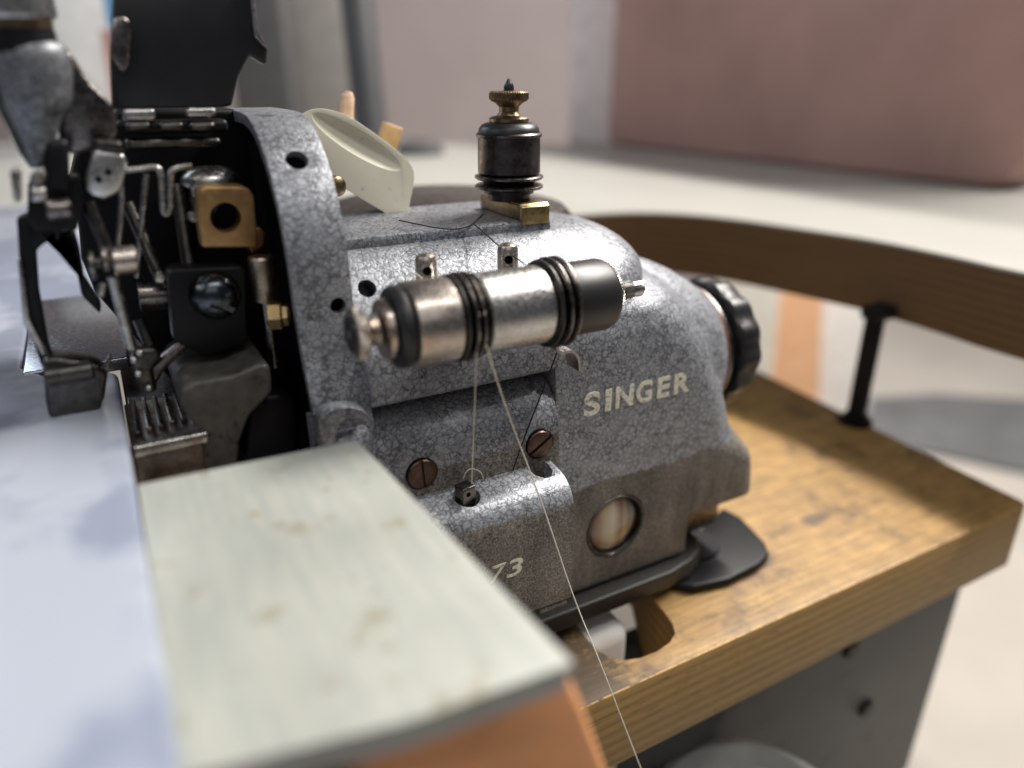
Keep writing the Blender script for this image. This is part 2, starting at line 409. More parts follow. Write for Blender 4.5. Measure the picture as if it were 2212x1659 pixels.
# white work surface on the left
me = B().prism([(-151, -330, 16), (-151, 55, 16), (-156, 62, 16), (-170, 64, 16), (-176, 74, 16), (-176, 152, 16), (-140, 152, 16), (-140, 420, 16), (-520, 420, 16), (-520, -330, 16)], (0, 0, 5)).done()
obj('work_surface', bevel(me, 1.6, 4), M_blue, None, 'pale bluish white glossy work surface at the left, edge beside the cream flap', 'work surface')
M_polish = metal('polished cloth plate', (0.42, 0.44, 0.48), 0.22, var=0.15)
me = B().box(-175.5, -147, 66, 151.5, 17.5, 21.6).done()
obj('cloth_plate', bevel(me, 0.8), M_polish, None, 'polished steel cloth plate behind the presser foot', 'metal plate')

# cream flap
fp = [at(770, 950, Z=20), at(1238, 1432, Z=20), at(890, 1557, Z=20), at(390, 1680, Z=20), (-151.5, -112, 20), (-150.6, -17.5, 20)]
fp = [Vector(p) for p in fp]
fl = thing('cream_flap', 'worn cream laminate flap with grey rounded edge in front of the machine', 'flap', (-124, -62, 14))
me = B().prism([Vector((p.x, p.y, 17.4)) for p in fp], (0, 0, 2.6)).done()
obj('laminate_sheet', bevel(me, 0.9, 4), M_flap, fl)
M_band = plain('grey edge band', (0.42, 0.42, 0.42), 0.45)
cxy = sum((p.xy for p in fp), Vector((0, 0)))/len(fp)
me = B().prism([Vector((*(cxy+(p.xy-cxy)*0.985), 14.6)) for p in fp], (0, 0, 2.8)).done()
obj('edge_band', bevel(me, 0.9, 4), M_band, fl)
ob_ = [at(x, y, Y=-101) for x, y in ((780, 1590), (1236, 1462), (1262, 1520), (1350, 1760), (780, 1780))]
me = B().prism(ob_, (0, 10, 0)).done()
obj('support_block', bevel(me, 2.0, 4), M_orange, None, 'orange tan wooden block under the front of the cream flap', 'wood block')

# wooden board under the machine, with the drive belt opening
def arc(c, r, a0, a1, n=8): return [Vector((c[0]+r*math.cos(math.radians(a0+(a1-a0)*i/n)), c[1]+r*math.sin(math.radians(a0+(a1-a0)*i/n)), 0)) for i in range(n+1)]
bp = [Vector((-170, -34.2, 0))] + arc((208, -29.5), 4.6, -90, 0) + [Vector((235, 230, 0)), Vector((-170, 230, 0))]
me = B().prism([Vector((p.x, p.y, -119)) for p in bp], (0, 0, 34)).done()
me = bevel(me, 0.7, 2)
hole = [at(x, y, Z=-85) for x, y in ((1238, 1340), (1262, 1372), (1290, 1405), (1318, 1420), (1350, 1426), (1385, 1421), (1420, 1407), (1447, 1388), (1459, 1368), (1452, 1345), (1435, 1322), (1405, 1286))]
hole = [Vector((p.x, p.y, -130)) for p in hole]
hole += [Vector((30, 30, -130)), Vector((30, 90, -130)), Vector((-90, 90, -130)), Vector((-70, 20, -130))]
me = cut(me, B().prism(hole, (0, 0, 60)).done())
obj('wooden_board', me, M_board, None, 'golden plywood board with dark stains and a rounded opening under the machine', 'board')

# things below the board
M_stand = plain('grey stand paint', (0.062, 0.063, 0.061), 0.5, var=0.2, scale=0.02, spots=(0.05, 0.57, (0.03, 0.026, 0.02), 0.8))
st = thing('machine_stand', 'grey painted steel stand under the plywood board', 'stand', (100, 20, -560))
sp_ = [at(x, y, Y=0) for x, y in ((2085, 1240), (1962, 1659))]
me = B().prism([Vector((250, 0, -121)), Vector((246, 0, -315)), Vector((-60, 0, -315)), Vector((-60, 0, -121))], (0, 22, 0)).done()
obj('side_plate', bevel(me, 3), M_stand, st)
bb = B(); bb.box(-60, 225, 2, 20, -560, -315.5); obj('leg_panel', bb, M_stand, st)
M_lightgrey = plain('light grey paint', (0.5, 0.5, 0.48), 0.5)
M_lg2 = plain('light grey tray', (0.42, 0.43, 0.42), 0.45)
me = B().lathe((46, -42, -201), (0, 0, 1), [(0, 40), (14, 44), (14.2, 41), (6, 38), (5.5, 0.1)], 40).done()
obj('round_tray', me, M_lg2, None, 'pale grey round tray below the board front', 'tray')
me = B().box(-62, -0.5, -8, 40, -215, -88.2).done()
obj('white_bin', bevel(me, 6, 5), M_white, None, 'white plastic bin seen through the opening of the board', 'bin')

# background
M_pink = plain('dusty pink plastic', (0.44, 0.26, 0.22), 0.42, var=0.16, scale=0.006, bump=0)
a, b = at(1308, 312, Z=ZT+.3), at(2196, 416, Z=ZT+.3)
dr = (b-a).normalized(); nr = Vector((-dr.y, dr.x, 0))
Lb = (b-a).length
def onf(u, z): return a + dr*u + Vector((0, 0, z))
cp = [onf(18+ -18*math.cos(t), 14-14*math.sin(t)) for t in [i*math.pi/2/6 for i in range(7)]]
cp += [onf(Lb-26+26*math.sin(t), 26-26*math.cos(t)) for t in [i*math.pi/2/6 for i in range(7)]]
cp += [onf(Lb+20, 330), onf(-16+22, 330)]
me = B().prism(cp, nr*120).done()
obj('pink_container', bevel(me, 8, 4), M_pink, None, 'large dusty pink plastic container standing on the cream table', 'container')
M_palep = plain('pale pinkish panel', (0.85, 0.78, 0.80), 0.6)
M_warmg = plain('warm grey panel', (0.30, 0.28, 0.265), 0.6)
M_dg = plain('dark grey panel', (0.085, 0.085, 0.088), 0.5)
M_pipe = plain('dark grey pipe', (0.055, 0.057, 0.062), 0.4)
M_bw = plain('white board', (0.93, 0.92, 0.90), 0.6)
M_sky = plain('sky blue sheet', (0.16, 0.45, 0.80), 0.5)
M_peach = plain('peach cloth', (0.72, 0.42, 0.36), 0.7)
M_or2 = plain('orange post', (0.85, 0.50, 0.29), 0.6)
def standp(name, x0, x1, y0, ybase, D, th, mat, label, cat):
    """an upright thing on the floor or table at horizontal distance D; x and y on the photograph"""
    p = [at(x0, y0, D=D), at(x1, y0, D=D), at(x1-(x1-1106)*(y0-ybase)/(-4650+y0)*0, ybase, D=D), at(x0, ybase, D=D)]
    q0, q1 = p[0], p[1]
    lo = p[2].z
    me = B().prism([q0, q1, Vector((q1.x, q1.y, lo)), Vector((q0.x, q0.y, lo))], HD*th).done()
    return obj(name, bevel(me, 3), mat, None, label, cat)
standp('pale_strip', 1242, 1345, -60, 312, 1000, 40, M_palep, 'pale pinkish upright strip left of the pink container', 'strip')
standp('warm_grey_panel', 596, 742, -60, 300, 960, 30, M_warmg, 'warm grey upright panel left of the leaning pipe', 'panel')
standp('dark_grey_panel', 470, 600, -60, 300, 930, 30, M_dg, 'dark grey upright panel behind the black hinged cover', 'panel')
standp('white_board', -60, 226, -60, 420, 900, 30, M_bw, 'bright white upright board at the far left', 'board')
standp('blue_sheet', 205, 262, -80, 60, 840, 12, M_sky, 'small sky blue sheet at top left behind the machine', 'sheet')
standp('peach_cloth', 212, 270, 62, 330, 850, 14, M_peach, 'peach pink hanging cloth at left behind the machine', 'cloth')
pa, pb = at(762, -80, D=800), at(806, 318, D=760)
obj('leaning_pipe', B().tube([pa, pb], 16, 20), M_pipe, None, 'dark grey pipe standing on the table behind the machine', 'pipe')
pc = at(905, 312, D=880); pc.z = ZT
obj('pipe_foot', B().lathe(pc, (0, 0, 1), [(0.2, 28), (9, 27), (16, 14), (17, .1)], 32), M_dg, None, 'dark grey round foot on the cream table behind the machine', 'foot')
# beneath the table, seen under the curved edge
def lowp(name, pts, D, th, mat, label, cat):
    return obj(name, bevel(B().px(pts, 0, th, D=D).done(), 2), mat, None, label, cat)
M_b2 = plain('cream board', (0.74, 0.72, 0.66), 0.6)
lowp('cream_board', [(1560, 480), (1702, 480), (1640, 1080), (1500, 1080)], 1330, 20, M_b2, 'cream board seen under the table edge beside the handwheel', 'board')
lowp('orange_post', [(1682, 480), (1785, 480), (1760, 1080), (1632, 1080)], 1350, 30, M_or2, 'orange post seen under the table edge', 'post')
lowp('white_screen', [(1755, 480), (1900, 480), (1870, 1080), (1735, 1080)], 1400, 25, M_bw, 'bright white screen seen under the table edge', 'screen')

M_floorshade = plain('dark grey shadow slab', (0.16, 0.165, 0.17), 0.7, var=0.2, scale=0.01)
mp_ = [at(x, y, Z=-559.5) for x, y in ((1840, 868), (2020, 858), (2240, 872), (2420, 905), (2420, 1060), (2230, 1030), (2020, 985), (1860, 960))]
me = B().prism([Vector((p.x, p.y, -559.9)) for p in mp_], (0, 0, 9)).done()  # dark slab stands in for the table's shadow band on the floor
obj('floor_shadow', me, M_floorshade, None, 'dark grey shadow slab put in for the table shadow on the pale floor', 'mat')  # no real mat, the slab stands in for the table's shadow
for x, y in ((1836, 1400), (1868, 1528)):
    obj('bolt', B().lathe(at(x, y, Y=0.2), (0, -1, 0), [(-1, 5.5), (1.5, 5.5), (2.5, 4.2), (2.6, .1)], 24), M_iron, st)

# ------------------------------------------------------------------ THE MACHINE
mc = thing('overlock_machine', 'old grey crackle painted overlock sewing machine with cream lettering', 'sewing machine', MB)
# casting: plan outlines stacked in height, rounded towards the right end and the shoulder
PF = [(-71, 0), (-66, 0), (-53.2, 0), (-45, 0), (-30, 0), (-15, 0), (0, 0), (10, 0.2), (18, 0.8), (25, 2.0), (31, 4.2), (36, 8.0), (40, 12.2), (43, 17), (45.5, 22), (47.5, 28), (49, 34), (50, 40)]
XE = [(-71, 68), (-53, 67), (-45, 66.5), (-36, 64.5), (-30, 61), (-25, 58.2), (-17.7, 57), (-5.6, 54), (8.5, 48), (20, 41.5), (26, 37.3), (33, 30.5), (37, 25), (40, 20), (43, 14), (46, 7), (48.5, -2), (50, -12)]
RC = [(-71, 9), (-45, 10), (-36, 10), (-25, 22), (-10, 26), (20, 30), (40, 30), (54, 30)]
def itp(tab, z): return float(np.interp(z, [a for a, _ in tab], [b for _, b in tab]))
rings = []
for z in list(np.arange(-71, 30, 3.0)) + list(np.arange(30, 50.1, 1.0)):
    yf, xe, r = itp(PF, z), itp(XE, z), itp(RC, z)
    yb = 92 - max(0, z-44)*0.6
    r = min(r, (yb-yf)/2.1)
    ring = [Vector((-91.6, yf, z))]
    for i in range(13): ring.append(Vector((-88+(xe-r+88)*i/12, yf, z)))
    for i in range(1, 17):
        t = math.pi/2*i/16; ring.append(Vector((xe-r+r*math.sin(t), yf+r-r*math.cos(t), z)))
    for i in range(1, 9): ring.append(Vector((xe, yf+r+(yb-yf-r)*i/8, z)))
    ring.append(Vector((-91.6, yb, z)))
    rings.append(ring)
bl = B().loft(rings); bl.loft([[Vector((x, 40+min(r, 37.5-max(0, x-20)*0.20)*math.cos(2*math.pi*i/72), -2+r*math.sin(2*math.pi*i/72))) for i in range(72)] for x, r in ((0, 44), (8, 44), (16, 43.5), (24, 42), (32, 39.5), (40, 36), (47, 32), (52, 28.8), (54, 27.4))])
me = bl.done()
rc = B(); rc.box(-120, -32.2, -8, 13, -90, 17.5)
notch = B(); notch.box(29, 90, -10, 60, -90, -53.4)
hole_b = B().lathe((-88.6, -2, 54), (0.15, 1, -0.4), [(0, 2.6), (30, 2.6)], 28)
glasshole = B().lathe((-5.4, -6, -47.3), (0, 1, 0), [(0, 12.7), (14, 12.7)], 64)
me = modified(me, [('REMESH', dict(mode='VOXEL', voxel_size=1.1)), ('SMOOTH', dict(iterations=9, factor=0.5))])
ch = B().prism([(-91.6, -2, 22.2), (-91.6, -2, 14), (-91.6, 4.6, 14)], (59.4, 0, 0))
me = cut(me, rc.done(), ch.done(), notch.done(), hole_b.done(), glasshole.done())
me = modified(me, [('BEVEL', dict(width=0.6, segments=2, limit_method='ANGLE', angle_limit=math.radians(50)))])
body = obj('casting', me, M_body, mc)
# chamfer pad at the lower right corner
# pillar in the notch
me = B().prism([(35, 9, -72), (56, 9, -72), (56, 9, -53.6), (35, 9, -53.6)], (0, 40, 0)).done(); obj('foot_pillar', bevel(me, 3, 4), M_gun, mc)
bb = B(); bb.box(27.5, 34.5, 6, 50, -71.5, -53.7); obj('recess_shade', bb, M_innershade, mc)  # near-black block stands in for the shade of the recess

# bullet shaped top cover
rings = []
TOPF = [(37.5, 5.6), (38.2, 5.0), (41, 6.3), (44, 8.5), (46.5, 10.8), (49, 13.8), (51.5, 17.4), (53.5, 21), (55, 24.6), (56, 28.5), (56.4, 33)]
TOPX = [(37.5, 18.4), (38.2, 19.4), (41, 19.6), (44, 19.2), (46.5, 17.8), (49, 15.5), (51.5, 12.0), (53.5, 8), (55, 3.5), (56, -2), (56.4, -8)]
for z, yf in TOPF:
    xe = itp(TOPX, z); ring = [Vector((-91.6, yf, z))]
    yb = 74 - (z-41)*0.5; ry = (yb-yf)/2; rx = 33
    for i in range(10): ring.append(Vector((-86+(xe-rx+86)*i/9, yf, z)))
    for i in range(1, 28):
        t = math.pi*i/28; ring.append(Vector((xe-rx+rx*math.sin(t)**0.8, yf+ry-ry*math.cos(t), z)))
    ring.append(Vector((xe-rx, yb, z))); ring.append(Vector((-91.6, yb, z)))
    rings.append(ring)
me = B().loft(rings).done(ang=60)
me = cut(me, B().lathe((-88.6, -2, 54), (0.15, 1, -0.4), [(0, 2.6), (30, 2.6)], 28).done())
obj('top_cover', me, M_grey, mc)
me = B().prism([(-91.5, 27.6, 55.4), (-91.5, 28.1, 58.9), (-91.5, 72, 58.9), (-91.5, 72, 55.4)], (73.5, 0, 0)).done()
obj('top_plate', bevel(me, 0.7, 2), M_grey, mc)

# collar: the arched flange at the left end of the casting
oc = [(0.2, -20), (0.0, 0), (-0.8, 12), (2.5, 20), (6.3, 30), (8.6, 38), (10.0, 46), (10.6, 55), (11.6, 62), (14.4, 70), (18.6, 77), (24.5, 83.5), (31, 88.4), (38, 91.2), (46, 92.4), (60, 92.6), (84, 92.4)]
oc = [Vector((-107, y, z)) for y, z in oc]
def soft(p, it=2): return smooth_path(p, it)
outer_c = soft(oc, 2)
def inset(p, d):
    out = []
    for i, q in enumerate(p):
        t_ = (p[min(i+1, len(p)-1)]-p[max(i-1, 0)]).normalized(); out.append(q + Vector((0, t_.z, -t_.y))*d)
    return out
inner_c = inset(outer_c, 3.0)
rings = []
for po, pi in zip(outer_c, inner_c):
    rings.append([po, po+Vector((15.6, 0, 0)), pi+Vector((15.6, 0, 0)), pi])
me = B().loft(rings).done(ang=28)
h1 = B().lathe((-99.3, 8, 91.0), (0.0, 1, -0.62), [(0, 2.9), (34, 2.9)], 28).done()
h2 = B().lathe((-95.6, -4, 45.2), (0, 1, 0), [(0, 2.15), (19, 2.15)], 28).done()
me = cut(me, h1, h2, ang=28)
obj('collar', bevel(me, 0.7, 3, 28), M_collar, mc)
bb = B(); bb.box(-104, -92.4, 30, 86, -20, 84); bb.box(-104, -92.4, 17, 29.9, -20, 69); obj('collar_shade', bb, M_innershade, mc)

# lower covers
rp = [(14, 14.6), (9.5, 14.4), (5.5, 13.2), (2.2, 10.8), (-0.6, 7.4), (-2.4, 3.6), (-3.4, -0.5), (-3.6, -5), (-3.6, -22), (14, -22)]
rp = [Vector((-106.5, y, z)) for y, z in rp]
rps = soft(rp[:8], 2) + rp[8:]
me = B().prism(rps, (73.6, 0, 0)).done(ang=28)
me = cut(me, B().lathe((-40.2, -6, -4.0), (0, 1, 0), [(0, 5.0), (3.6, 5.0)], 40).done(), B().lathe((-79.6, -6, -3.8), (0, 1, 0), [(0, 5.0), (3.6, 5.0)], 40).done())
looper = obj('looper_cover', bevel(me, 0.7, 3), M_roll, mc)
for x, z, a in ((-40.2, -4.0, -32), (-79.6, -3.8, 86)):
    sc = B().lathe((x, -2.5, z), (0, -1, 0), [(0, 4.6), (1.35, 4.6), (1.75, 4.3), (1.9, 3.4), (1.95, 0.1)], 40).done()
    sl = B(); sl.box(-6, 6, -1.2, 1.2, -0.55, 0.55)
    sl = sl.done(); sl.transform(Matrix.Translation((x, -4.6, z)) @ Matrix.Rotation(math.radians(a), 4, 'Y'))
    obj('cover_screw', cut(sc, sl), M_bronze, looper)
fp_ = [(13, -10.4), (-3.2, -10.8), (-8.5, -11.4), (-12.5, -12.4), (-15.6, -14.8), (-17.4, -18.2), (-18, -23), (-18, -40), (-18, -54.2), (-14, -55), (13, -55)]
fp_ = [Vector((-130, y, z)) for y, z in fp_]
me = B().prism(soft(fp_[1:8], 2) + fp_[8:] + [fp_[0]], (94, 0, 0)).done(ang=28)
n1 = B().prism([(-44.2, 2, -50), (-45, -5, -50), (-44.4, -8.6, -50), (-42.4, -10.6, -50), (-40, -10.6, -50), (-38.2, -8.4, -50), (-37.9, -5, -50), (-39.4, 2, -50)], (0, 0, 60))
n1b = B(); n1b.box(-42.2, -37.2, -10, 0.5, -17, -5)
n2 = B().lathe((-68.2, -9.0, -24), (0, 0, 1), [(0, 4.1), (30, 4.1)], 28)
n3 = B(); n3.box(-49, -34, -25, -12, -60, -52.4, rot=Matrix.Rotation(math.radians(-8), 4, 'Y'))
me = cut(me, n1.done(), n2.done())
front = obj('front_panel', bevel(me, 0.6, 3, lim=40), M_panel, mc)
me = B().box(-47.5, -37, -17.5, -8, -57.2, -55.05).done(); obj('panel_foot', bevel(me, 0.6), M_panel, front)
# square headed thread eyelet in its slot
ey = B(); ey.box(-71.2, -66.4, -11.6, -7.2, -16, -7.4, rot=Matrix.Rotation(math.radians(12), 4, 'Z'), bev=0.5)
ey = cut(ey.done(), B().lathe((-69, -14, -9.6), (0.1, 1, 0), [(0, 0.8), (12, 0.8)], 16).done())
obj('thread_eyelet', ey, M_gun, front)
# hinge boss of the looper cover
hb = B().lathe((-105.5, 1.5, 8), (1, 0, 0), [(0, 6), (11, 6), (12, 5.2), (12.01, .1)], 40)
obj('hinge_boss', hb, M_grey, looper)
obj('hinge_pin', B().lathe((-107.4, 1.5, 8), (1, 0, 0), [(0, 2.4), (1.7, 2.6), (1.8, 0.1)], 24), M_steel, looper)

hl = [at(x, y, Y=-5.2) for x, y in ((688, 912), (700, 893), (728, 880), (765, 879), (795, 893), (803, 912), (790, 916), (765, 903), (742, 908), (728, 928), (724, 965), (694, 962))]
hlm = B().prism(soft(hl+[hl[0]], 1)[:-1], (0, 5.0, 0)).done()
obj('hinge_lever', bevel(hlm, 0.7), M_grey, looper)
# oil sight glass
g = B().lathe((-5.4, 0.5, -47.3), (0, -1, 0), [(-6, 12.6), (0.2, 12.6), (0.7, 12.2), (0.6, 11.6), (-0.6, 11.1), (-6, 11.0)], 64)
sg = obj('sight_glass_rim', g, M_dark, mc)
t = NT('sight glass with painted reflections'); v = t.coord((1, 1, 0.10))
sx = t.n('ShaderNodeSeparateXYZ'); t.lk(t.coord(), sx.inputs[0])
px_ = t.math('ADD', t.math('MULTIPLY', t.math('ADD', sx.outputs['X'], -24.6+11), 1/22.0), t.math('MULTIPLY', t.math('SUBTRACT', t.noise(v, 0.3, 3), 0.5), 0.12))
c_ = t.ramp(px_, [(0.06, (0.09, 0.065, 0.045)), (0.17, (0.34, 0.20, 0.12)), (0.27, (0.50, 0.42, 0.27)), (0.44, (0.60, 0.53, 0.38)), (0.54, (0.34, 0.26, 0.16)), (0.60, (0.26, 0.12, 0.08)), (0.68, (0.32, 0.25, 0.15)), (0.80, (0.08, 0.068, 0.055))])  # stripe colours paint reflected surroundings into the glass
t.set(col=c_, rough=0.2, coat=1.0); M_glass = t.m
gl = B().lathe((-5.4, 1.9, -47.3), (0, -1, 0), [(-4, 11.0), (0, 11.0), (0.7, 9.4), (1.3, 7.0), (1.7, 4), (1.85, 0.1)], 56).done(ang=70)
obj('sight_glass', gl, M_glass, sg)

# lettering
def letters(name, spec, frame, mat, parent, shear=0.0, thick=0.25, bold=0.028):
    """spec: (char, x0, x1, z0, z1); frame(x, z) -> point; letters stand proud of the paint as a thin film"""
    total = bmesh.new()
    for ch, x0, x1, z0, z1 in spec:
        cu = bpy.data.curves.new('c', 'FONT'); cu.body = ch; cu.offset = bold; cu.extrude = 0.5; cu.resolution_u = 6
        o = bpy.data.objects.new('c', cu); COL.objects.link(o)
        me = evaluated(o); bpy.data.objects.remove(o)
        n = len(me.vertices); a = np.empty(n*3, np.float32); me.vertices.foreach_get('co', a); a = a.reshape(-1, 3)
        lo, hi = a.min(0), a.max(0)
        for vtx in me.vertices:
            u = (vtx.co.x-lo[0])/(hi[0]-lo[0]); q = (vtx.co.y-lo[1])/(hi[1]-lo[1]); dpt = (vtx.co.z-lo[2])/(hi[2]-lo[2])
            vtx.co = frame(x0+(x1-x0)*u+shear*(z1-z0)*q, z0+(z1-z0)*q, dpt)
        total.from_mesh(me)
    me = bpy.data.meshes.new(name); bmesh.ops.recalc_face_normals(total, faces=total.faces); total.to_mesh(me)
    return obj(name, me, mat, parent)
letters('lettering', [('S', -21.6, -15.2, -0.6, 7.7), ('I', -13.1, -10.7, -0.4, 7.4), ('N', -8.9, -1.6, -0.4, 7.4), ('G', -0.4, 6.3, -0.6, 7.5), ('E', 8.6, 13.9, -0.4, 7.2), ('R', 15.9, 23.0, -0.4, 7.1)],
        lambda x, z, d: Vector((x, 0.12-0.30*d if z < 7 else 0.12-0.30*d, z)), M_letter, body)
letters('lettering', [('7', -65.9, -61.2, -38.0, -32.0), ('3', -60.0, -55.0, -38.0, -32.0)],
        lambda x, z, d: Vector((x, -17.9-0.25*d, z)), M_letter, front, shear=0.22, bold=0.012)

# handwheel at the right end
def lobed(x, y, z, prof, n, lobes):
    rg = []
    for d, r, amp in prof:
        rg.append([Vector((x+d, y+(r+amp*math.cos(lobes*2*math.pi*i/n))*math.cos(2*math.pi*i/n), z+(r+amp*math.cos(lobes*2*math.pi*i/n))*math.sin(2*math.pi*i/n))) for i in range(n)])
    return B().loft(rg)
hw = obj('handwheel', lobed(57.5, 40, -2, [(0, 20, 0), (0.5, 22.5, 0), (4.5, 22.5, 0), (5, 25.6, 0.2), (6, 26.6, 0.6), (10, 26.8, 0.65), (14.5, 26.2, 0.65), (16.5, 24.6, 0.5), (17.4, 22, 0.2), (17.0, 12, 0), (17.4, .1, 0)], 144, 14), M_ebon, mc)
obj('gasket', B().lathe((54, 40, -2), (1, 0, 0), [(0, 24), (0.2, 26.6), (1.7, 26.6), (1.9, 24)], 64), M_rubber, hw)
obj('wheel_ring', B().lathe((55.8, 40, -2), (1, 0, 0), [(0, 24), (0.2, 25.6), (2.2, 25.6), (2.4, 22)], 64), M_gun, hw)

# base plate
bpz = [(-120, -6, 0), (-30, -6, 0), (18, -6.0, 0), (30, -3.6, 0), (38, 0.5, 0), (42.5, 7, 0), (43, 60, 0), (-120, 60, 0)]
me = B().prism([Vector((x, y, -79.5)) for x, y, _ in bpz], (0, 0, 7.6)).done()
me = cut(me, B().prism([(-110, 3, -95), (18, 3, -95), (18, 58, -95), (-110, 58, -95)], (0, 0, 19.5)).done())
obj('base_plate', bevel(me, 1.6, 4), M_plate, mc)
fo = [at(x, y, Z=-82) for x, y in ((1440, 1262), (1500, 1272), (1575, 1255), (1640, 1222), (1662, 1200), (1652, 1175), (1600, 1120), (1560, 1100), (1480, 1180))]
me = B().prism([Vector((p.x, p.y, -84.9)) for p in fo], (0, 0, 4.0)).done()
obj('mounting_foot', bevel(me, 1.3, 4), M_iron, mc)
obj('mounting_pad', B().lathe((45, 14, -84.9), (0, 0, 1), [(0, 14), (5.2, 12)], 32), M_iron, mc)

# thread guide posts
for x, y, z0, z1, a in ((-70.8, 7.6, 42, 57.1, 0.55), (-45.2, 7.6, 42, 57.3, 0.62)):
    me = B().lathe((x, y, z0), (0, 0, 1), [(0, 3.05), (z1-z0-1.5, 3.05), (z1-z0-0.5, 2.5), (z1-z0, 1.4), (z1-z0+0.1, 0.05)], 40).done()
    me = cut(me, B().lathe(Vector((x, y, z1-4.2)) - Vector((a*9, 9*(1-a*a)**0.5, 0))*1.0 + Vector((0.9, 0, 0)), (a, (1-a*a)**0.5, 0), [(0, 1.25), (18, 1.25)], 20).done())
    gpo = obj('guide_post', me, M_warmnick, mc)
    dv = Vector((a, (1-a*a)**0.5, 0)); obj('hole_shade_plug', B().lathe(Vector((x+0.9, y, z1-4.2)) - dv*2.0, dv, [(0, 1.22), (3.4, 1.22)], 20), M_innershade, gpo)  # dark plug stands in for the shade inside the bored hole

# double tension unit, axis along the machine
AX = Vector((-2.8, -14, 45)); X1 = Vector((1, 0, 0))
def lt(x0, prof, mat, name, parent, n=64, teeth=None):
    return obj(name, B().lathe((x0+AX.x, AX.y, AX.z), X1, prof, n, teeth), mat, parent)
tu = lt(-64, [(0, 10.0), (0.6, 10.6), (18.6, 10.6), (19.2, 10.1), (19.2, 0.1)], M_nickel, 'tension_barrel', mc)
lt(-83.6, [(0, 9.4), (0.7, 10.7), (1.1, 10.9), (11.8, 10.9), (12.2, 10.4), (12.3, 0.1)], M_warmnick, 'spring_cup', tu)
lt(-87.2, [(0, 8.4), (0.3, 9.5), (0.9, 10.1), (2.0, 10.4), (2.8, 10.3), (3.3, 9.7), (3.8, 9.4)], M_ebon, 'end_cap', tu)
lt(-89.6, [(0, 6.4), (0.3, 7.4), (1.6, 7.6), (2.0, 7.2), (2.3, 5.5), (3, 5.4)], M_warmnick, 'washer', tu)
lt(-97.4, [(0, 0.1), (0.05, 1.2), (0.4, 1.3), (0.5, 4.6), (0.9, 6.1), (1.5, 6.5), (3.0, 6.5), (3.5, 5.8), (4.0, 3.4), (5.0, 2.9), (6.6, 4.4), (6.8, .1)], M_warmnick, 'thumb_nut', tu, teeth=(1.2, 3.2, 44, 0.28))
obj('nut_face', B().lathe((-97.2+AX.x, AX.y, AX.z), X1, [(-0.15, 0.2), (-0.1, 4.4), (0.3, 4.4)], 32), M_ebon, tu)
for i, (x, r) in enumerate(((-71.2, 11.3), (-69.0, 11.5), (-66.9, 11.4), (-65.0, 10.8))):
    lt(x, [(0, 8.5), (0.25, r-0.45), (0.55, r), (0.95, r), (1.2, r-0.45), (1.5, 8.5)], M_gun if i in (1, 2) else M_dark, 'tension_disc', tu)
lt(-72, [(0, 9.2), (8, 9.2)], M_innershade, 'disc_gap_shade', tu)
for i, (x, r) in enumerate(((-44.6, 11.9), (-42.2, 12.4), (-39.6, 12.4))):
    lt(x, [(0, 8.5), (0.25, r-0.6), (0.6, r), (1.0, r), (1.35, r-0.6), (1.7, 8.5)], M_gun if i else M_dark, 'tension_disc', tu)
lt(-45.5, [(0, 9.3), (9, 9.3)], M_innershade, 'disc_gap_shade', tu)
lt(-37.6, [(0, 9.4), (0.4, 10.2), (12.2, 10.2), (14.0, 9.5), (15.0, 8.0), (15.2, 5.4), (15.2, .1)], M_ebon, 'spring_cup', tu)
lt(-22.5, [(0, 6.0), (0.2, 6.4), (1.9, 6.4), (2.1, 6.0), (2.1, .1)], M_steel, 'knurled_nut', tu, teeth=(0.1, 2.0, 46, 0.35))
thp = [(0, 2.6)]
for k in range(11): thp += [(0.3+k*0.62, 2.75), (0.61+k*0.62, 2.2)]
thp += [(7.2, 2.4), (10.2, 2.4), (10.6, 2.1), (10.6, 0.05)]
me = B().lathe((-20.8+AX.x, AX.y, AX.z), X1, thp, 32).done(ang=25)
sl = B(); sl.box(-21.4, -10, AX.y-4, AX.y+4, AX.z+0.9, AX.z+1.5)
obj('threaded_stud', cut(me, sl.done(), ang=25), M_steel, tu)
bb = B(); bb.box(-58, -48, -6, 4, 42, 48); obj('barrel_bracket', bb, M_dark, mc)
# bent hook guide under the barrel
hk = soft([at(x, y, Y=-3) for x, y in ((1164, 716), (1184, 738), (1186, 750), (1198, 757), (1212, 752), (1222, 754), (1231, 765), (1233, 792))], 2)
hk2 = [Vector((p.x, p.y, p.z)) for p in hk]; off = []
for i, p in enumerate(hk2):
    d = (hk2[min(i+1, len(hk2)-1)]-hk2[max(i-1, 0)]).normalized(); off.append(p + Vector((-d.z, 0, d.x))*0.8)
me = B().prism(hk2 + off[::-1], (0, 7, 0)).done(ang=40); me.transform(Matrix.Translation((0, -4.5, 0)))
obj('hook_guide', me, M_warmnick, mc)

